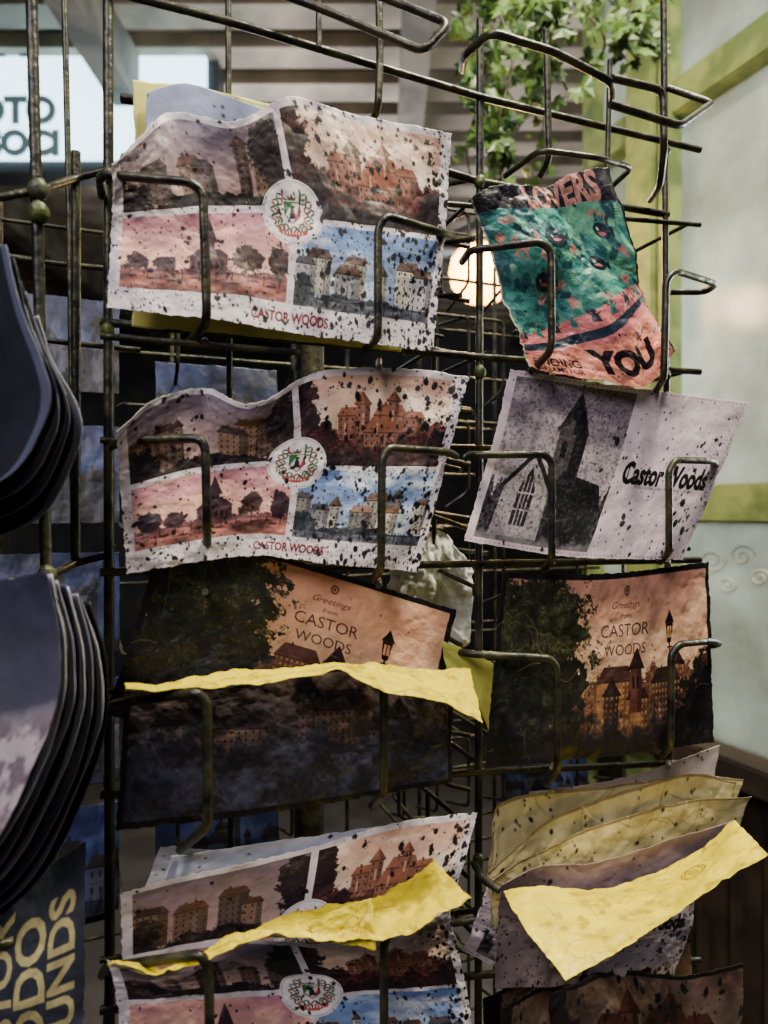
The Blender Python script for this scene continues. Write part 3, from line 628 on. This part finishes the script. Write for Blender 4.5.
for i,(t,x,wd_) in enumerate((('SOUNDS OF',26,150),('WOODS',66,210),('CASTOR',112,230),('KODO',160,200),('SOUNDS',206,220))):
    bp.text(t,x,150,wd_,C(220,204,140),bold=.03,rot=-1.57,ys=.95)
bp.grime(2,.3)
sheet('brochure',[[(-60,905,.355),(20,880,.350),(86,842,.355)],[(-60,1000,.355),(20,985,.345),(84,960,.35)],[(-60,1130,.355),(20,1110,.35),(84,1100,.355)]],bp,.001,140,conv=ab,back=M_DK)

# ---------- room
def box(name,c,s,m,parent=None,rot=0,bev=0):
    bm=bmesh.new(); bmesh.ops.create_cube(bm,size=1,matrix=Matrix.Diagonal((*s,1)))
    if bev: bmesh.ops.bevel(bm,geom=bm.edges[:],offset=bev,segments=2,affect='EDGES')
    me=bpy.data.meshes.new(name); bm.to_mesh(me); bm.free(); me.materials.append(m)
    o=bpy.data.objects.new(name,me); o.location=c; o.rotation_euler=(0,0,rot); return link(o,parent)
M_FL=mat('floor_concrete',C(56,52,50),.7,0,C(76,70,66),6,.3,30)
M_WL=mat('wall_plaster_dark',C(40,42,48),.9,0,C(58,58,60),4)
M_CE=mat('ceiling_boards',C(150,140,122),.8,0,C(112,104,92),5)
M_GR=mat('green_painted_wood',C(134,146,84),.55,0,C(92,108,60),14,.4,60)
M_WD=mat('dark_wood',C(60,46,36),.6,0,C(36,28,24),12,.4,50)
box('floor',(0,2,-.05),(8,9,.1),M_FL)
box('wall_back',(0,6.0,1.5),(8,.1,3.2),M_WL)
box('wall_left',(-3.0,2,1.5),(.1,8,3.2),M_WL)
box('wall_right',(3.5,2,1.5),(.1,8,3.2),M_WL)
ce=empty('ceiling')
box('ceiling_deck',(0,2,3.15),(8,9,.1),M_CE,ce)
for i in range(36):
    box('board_%d'%i,(0,-1+i*.2,3.07),(8,.11,.05),M_CE,ce)
M_BM=mat('beam_paint',C(104,98,88),.8,0,C(70,66,60),6)
for i,x in enumerate((-1.9,-.9,.1,1.1)): box('beam_%d'%i,(x,2,2.96),(.09,9,.18),M_BM,ce)
KW=-2.3; DW=2.8; wl=math.sqrt(1+KW*KW)
WN=np.array([KW/wl,-1/wl,0.0])
def wp(px,py,off=0):
    r=np.array([(px-384)/F,1.0,(512-py)/F]); c=np.array([0,0,CAMZ]); o=np.array([0,DW,CAMZ])+WN*off
    t=np.dot(o-c,WN)/np.dot(r,WN); return c+r*t
rotw=math.atan2(KW,1)
def wbar(name,pa,pb,z0,z1,depth,m,off,parent):
    a=wp(pa,512); b=wp(pb,512); mid=(a+b)/2+WN*off; L=np.linalg.norm(b-a)
    return box(name,(mid[0],mid[1],(z0+z1)/2),(L,depth,z1-z0),m,parent,rotw,.004)
def zat(px,py): return wp(px,py)[2]
wr=empty('window_1')
zt=zat(640,150); zt2=zat(640,118)
zm=zat(700,522); zm2=zat(700,486)
wbar('top_rail',600,980,zt,zt2,.06,M_GR,0.01,wr)
wbar('head_rail',600,980,2.95,3.04,.06,M_GR,0.01,wr)
wbar('middle_rail',662,980,zm,zm2,.06,M_GR,0.01,wr)
zb=zat(720,742)
wbar('sill_rail',604,980,zb-.05,zb,.09,M_WD,0.02,wr)
wbar('end_post',590,604,.0,3.04,.05,M_GR,0,wr)
wbar('main_post',644,672,.0,3.04,.07,M_GR,0.02,wr)
wbar('main_post_moulding',675,687,.0,3.04,.04,M_GR,.03,wr)
wbar('far_post',930,980,.0,3.04,.07,M_GR,0.02,wr)
wbar('lower_panel',600,980,.02,zb-.05,.04,M_WD,0.0,wr)
for i in range(7): wbar('panel_batten_%d'%i,640+i*34,648+i*34,.02,zb-.06,.07,M_WD,0.0,wr)
def frost():
    m=bpy.data.materials.new('frosted_dirty_glass'); m.use_nodes=True; nt=m.node_tree; nt.nodes.clear()
    out=nt.nodes.new('ShaderNodeOutputMaterial'); tr=nt.nodes.new('ShaderNodeBsdfTranslucent'); df=nt.nodes.new('ShaderNodeBsdfPrincipled'); mx=nt.nodes.new('ShaderNodeMixShader')
    tc=nt.nodes.new('ShaderNodeTexCoord'); n=nt.nodes.new('ShaderNodeTexNoise'); n.inputs['Scale'].default_value=3; n.inputs['Detail'].default_value=10; n.inputs['Roughness'].default_value=.68
    nt.links.new(tc.outputs['Object'],n.inputs['Vector'])
    r=nt.nodes.new('ShaderNodeValToRGB'); r.color_ramp.elements[0].position=.3; r.color_ramp.elements[1].position=.7
    r.color_ramp.elements[0].color=(*lin(C(136,140,130)),1); r.color_ramp.elements[1].color=(*lin(C(204,210,206)),1)
    nt.links.new(n.outputs['Fac'],r.inputs['Fac']); nt.links.new(r.outputs['Color'],tr.inputs['Color']); nt.links.new(r.outputs['Color'],df.inputs['Base Color'])
    df.inputs['Roughness'].default_value=.16; df.inputs['Specular IOR Level'].default_value=.8; mx.inputs[0].default_value=.35
    nt.links.new(tr.outputs[0],mx.inputs[1]); nt.links.new(df.outputs[0],mx.inputs[2]); nt.links.new(mx.outputs[0],out.inputs['Surface']); return m
M_FR=frost()
wbar('pane',604,980,zb,3.0,.006,M_FR,0,wr)
orn=[]
def spiral(cx,cy,R,dirn,turn=1.6):
    pts=[]
    for i in range(26):
        t=i/25; a=t*turn*6.28*dirn; r=R*(1-t*.85); pts.append(wp(cx+math.cos(a)*r,cy+math.sin(a)*r*.9,.006))
    orn.append((pts,.0020))
for (cx,cy,R,dd) in ((712,560,14,1),(742,556,13,-1),(728,584,9,1),(760,578,10,-1)): spiral(cx,cy,R,dd)
wires('etched_scrollwork',orn,mat('etched_white',C(186,188,176),.8),wr)

sg=empty('backlit_sign')
q=ab(212,165,2.4); x1=q[0]; z0=q[2]; M_SG=mat('sign_face',C(214,230,232),.4,emit=C(180,218,234),estr=6)
box('light_box',(x1-.9,2.46,z0+.45),(1.84,.1,.94),mat('sign_case',C(40,44,50),.5),sg)
box('light_face',(x1-.9,2.40,z0+.45),(1.76,.02,.86),M_SG,sg)
def text3d(s,pos,size,m,parent,bold=0):
    cu=bpy.data.curves.new('sign_text','FONT'); cu.body=s; cu.size=size; cu.extrude=.004; cu.offset=bold; cu.align_x='RIGHT'
    o=bpy.data.objects.new('lettering',cu); o.location=pos; o.rotation_euler=(math.pi/2,0,0); cu.materials.append(m); return link(o,parent)
M_LT=mat('sign_letter',C(120,150,160),.5)
t1=ab(54,120,2.37); text3d('PHOTO',(t1[0],2.384,t1[2]),.125,M_LT,sg,.006)
t1=ab(58,152,2.37); text3d('SOCI',(t1[0],2.384,t1[2]),.115,M_LT,sg,.006)
t1=ab(40,52,2.37); text3d('NY',(t1[0],2.384,t1[2]),.20,M_LT,sg,.008)
lp=ab(482,272,1.5)
M_GL=mat('lamp_globe',C(255,220,150),.3,emit=C(255,172,60),estr=22)
la=empty('pendant_lamp')
revolve('globe',[(.004,-.07),(.04,-.06),(.066,-.03),(.072,0),(.066,.03),(.04,.06),(.015,.072)],lp,M_GL,la,24)
revolve('shade',[(.10,.045),(.085,.07),(.035,.10),(.012,.115),(.008,.125)],lp,M_DK,la,24)
W2=[([lp+np.array([0,0,.12]),np.array([lp[0],lp[1],3.04])],.003)]; wires('cord',W2,M_DK,la)
pl=bpy.data.lights.new('lamp_bulb','POINT'); pl.energy=9; pl.color=(1,.7,.32); pl.shadow_soft_size=.05
po=bpy.data.objects.new('lamp_bulb',pl); po.location=lp+np.array([-.02,-.12,-.02]); link(po)

# ivy
bm=bmesh.new(); vines=[]
LF=[(0,0),(.30,-.12),(.52,.10),(.34,.30),(.46,.62),(.20,.58),(0,1.0),(-.20,.58),(-.46,.62),(-.34,.30),(-.52,.10),(-.30,-.12)]
rg=random.Random(5)
def leaf(p,s):
    M=Matrix.Translation(Vector(p))@Matrix.Rotation(rg.uniform(-.8,.8),4,'Z')@Matrix.Rotation(math.pi/2+rg.uniform(-.7,.9),4,'X')@Matrix.Rotation(math.pi+rg.uniform(-1.1,1.1),4,'Z')
    c=bm.verts.new(M@Vector((0,.35*s,.10*s))); vs=[bm.verts.new(M@Vector((x*s,y*s,-.04*s*abs(x)))) for x,y in LF]
    for i in range(len(vs)): bm.faces.new((c,vs[i],vs[(i+1)%len(vs)]))
strands=[((478,-40),(496,215),1.05),((500,-40),(508,170),1.0),((520,-40),(482,130),1.1),((545,-40),(560,90),1.0),((585,-40),(600,60),1.05),((620,-40),(632,60),1.05),((560,-40),(520,130),1.15),((468,-30),(476,180),1.2),((640,-40),(646,50),1.1),((600,-30),(520,20),.95),((485,40),(500,195),1.12),((530,-30),(540,190),1.3)]
for (a,b,d) in strands:
    n=34; pts=[]
    for i in range(n):
        t=i/(n-1); px=a[0]+(b[0]-a[0])*t+8*math.sin(t*9+a[0]); py=a[1]+(b[1]-a[1])*t
        p=ab(px,py,d+.03*math.sin(t*7)); pts.append(p)
        if rg.random()<.75: leaf(p+np.array([rg.uniform(-.025,.025),rg.uniform(-.03,.03),rg.uniform(-.01,.01)]),rg.uniform(.018,.042))
    top=np.array([pts[0][0],pts[0][1],3.0]); vines.append(([top]+pts,.0018))
iv=empty('hanging_ivy')
me=bpy.data.meshes.new('leaves'); bm.to_mesh(me); bm.free()
M_IV=mat('ivy_leaf',C(38,66,22),.45,0,C(92,120,46),30); me.materials.append(M_IV); link(bpy.data.objects.new('leaves',me),iv)
wires('stems',vines,mat('ivy_stem',C(60,54,32),.7),iv)

sheet('plastic_bag',[[(392,560,.53),(412,545,.52),(436,530,.53),(452,544,.52),(470,566,.53)],[(390,600,.53),(415,598,.515),(440,606,.53),(472,604,.52)],[(396,645,.53),(435,650,.52),(468,645,.53)]],plain(C(236,240,232),120,90,4),.008,160,conv=ab,cs=26)

# ---------- lights
def area(name,loc,target,size,power,col):
    l=bpy.data.lights.new(name,'AREA'); l.size=size; l.energy=power; l.color=col
    o=bpy.data.objects.new(name,l); o.location=loc; o.rotation_euler=(Vector(target)-Vector(loc)).to_track_quat('-Z','Y').to_euler(); return link(o)
area('ceiling_light_warm',(.42,.36,2.75),(.12,.45,1.2),.14,52,(1,.92,.70))
area('front_fill_soft',(-.5,-.9,2.7),(0,.5,1.4),.8,36,(1,.93,.95))  # added soft fill for the card fronts, no fixture there
area('daylight_behind_window',(2.0,1.9,1.9),(.85,1.1,1.6),1.0,115,(.97,1,.92))
area('ceiling_fill',(-.6,3.2,2.2),(0,3.0,3.1),1.0,52,(.98,.96,1))  # added upward fill that brightens ceiling boards and beams
area('ivy_light',(.7,.5,2.9),(.3,1.1,2.1),.4,6,(1,.97,.85))
wd=bpy.data.worlds.new('world'); bpy.context.scene.world=wd; wd.use_nodes=True
wd.node_tree.nodes['Background'].inputs[0].default_value=(.35,.38,.5,1); wd.node_tree.nodes['Background'].inputs[1].default_value=.22

cd=bpy.data.cameras.new('camera'); cam=bpy.data.objects.new('camera',cd); link(cam)
cam.location=(0,0,CAMZ); cam.rotation_euler=(math.pi/2,0,0)
cd.sensor_fit='VERTICAL'; cd.sensor_height=36; cd.lens=F/1024*36; cd.clip_start=.02
cd.dof.use_dof=True; cd.dof.focus_distance=.47; cd.dof.aperture_fstop=6.3
bpy.context.scene.camera=cam
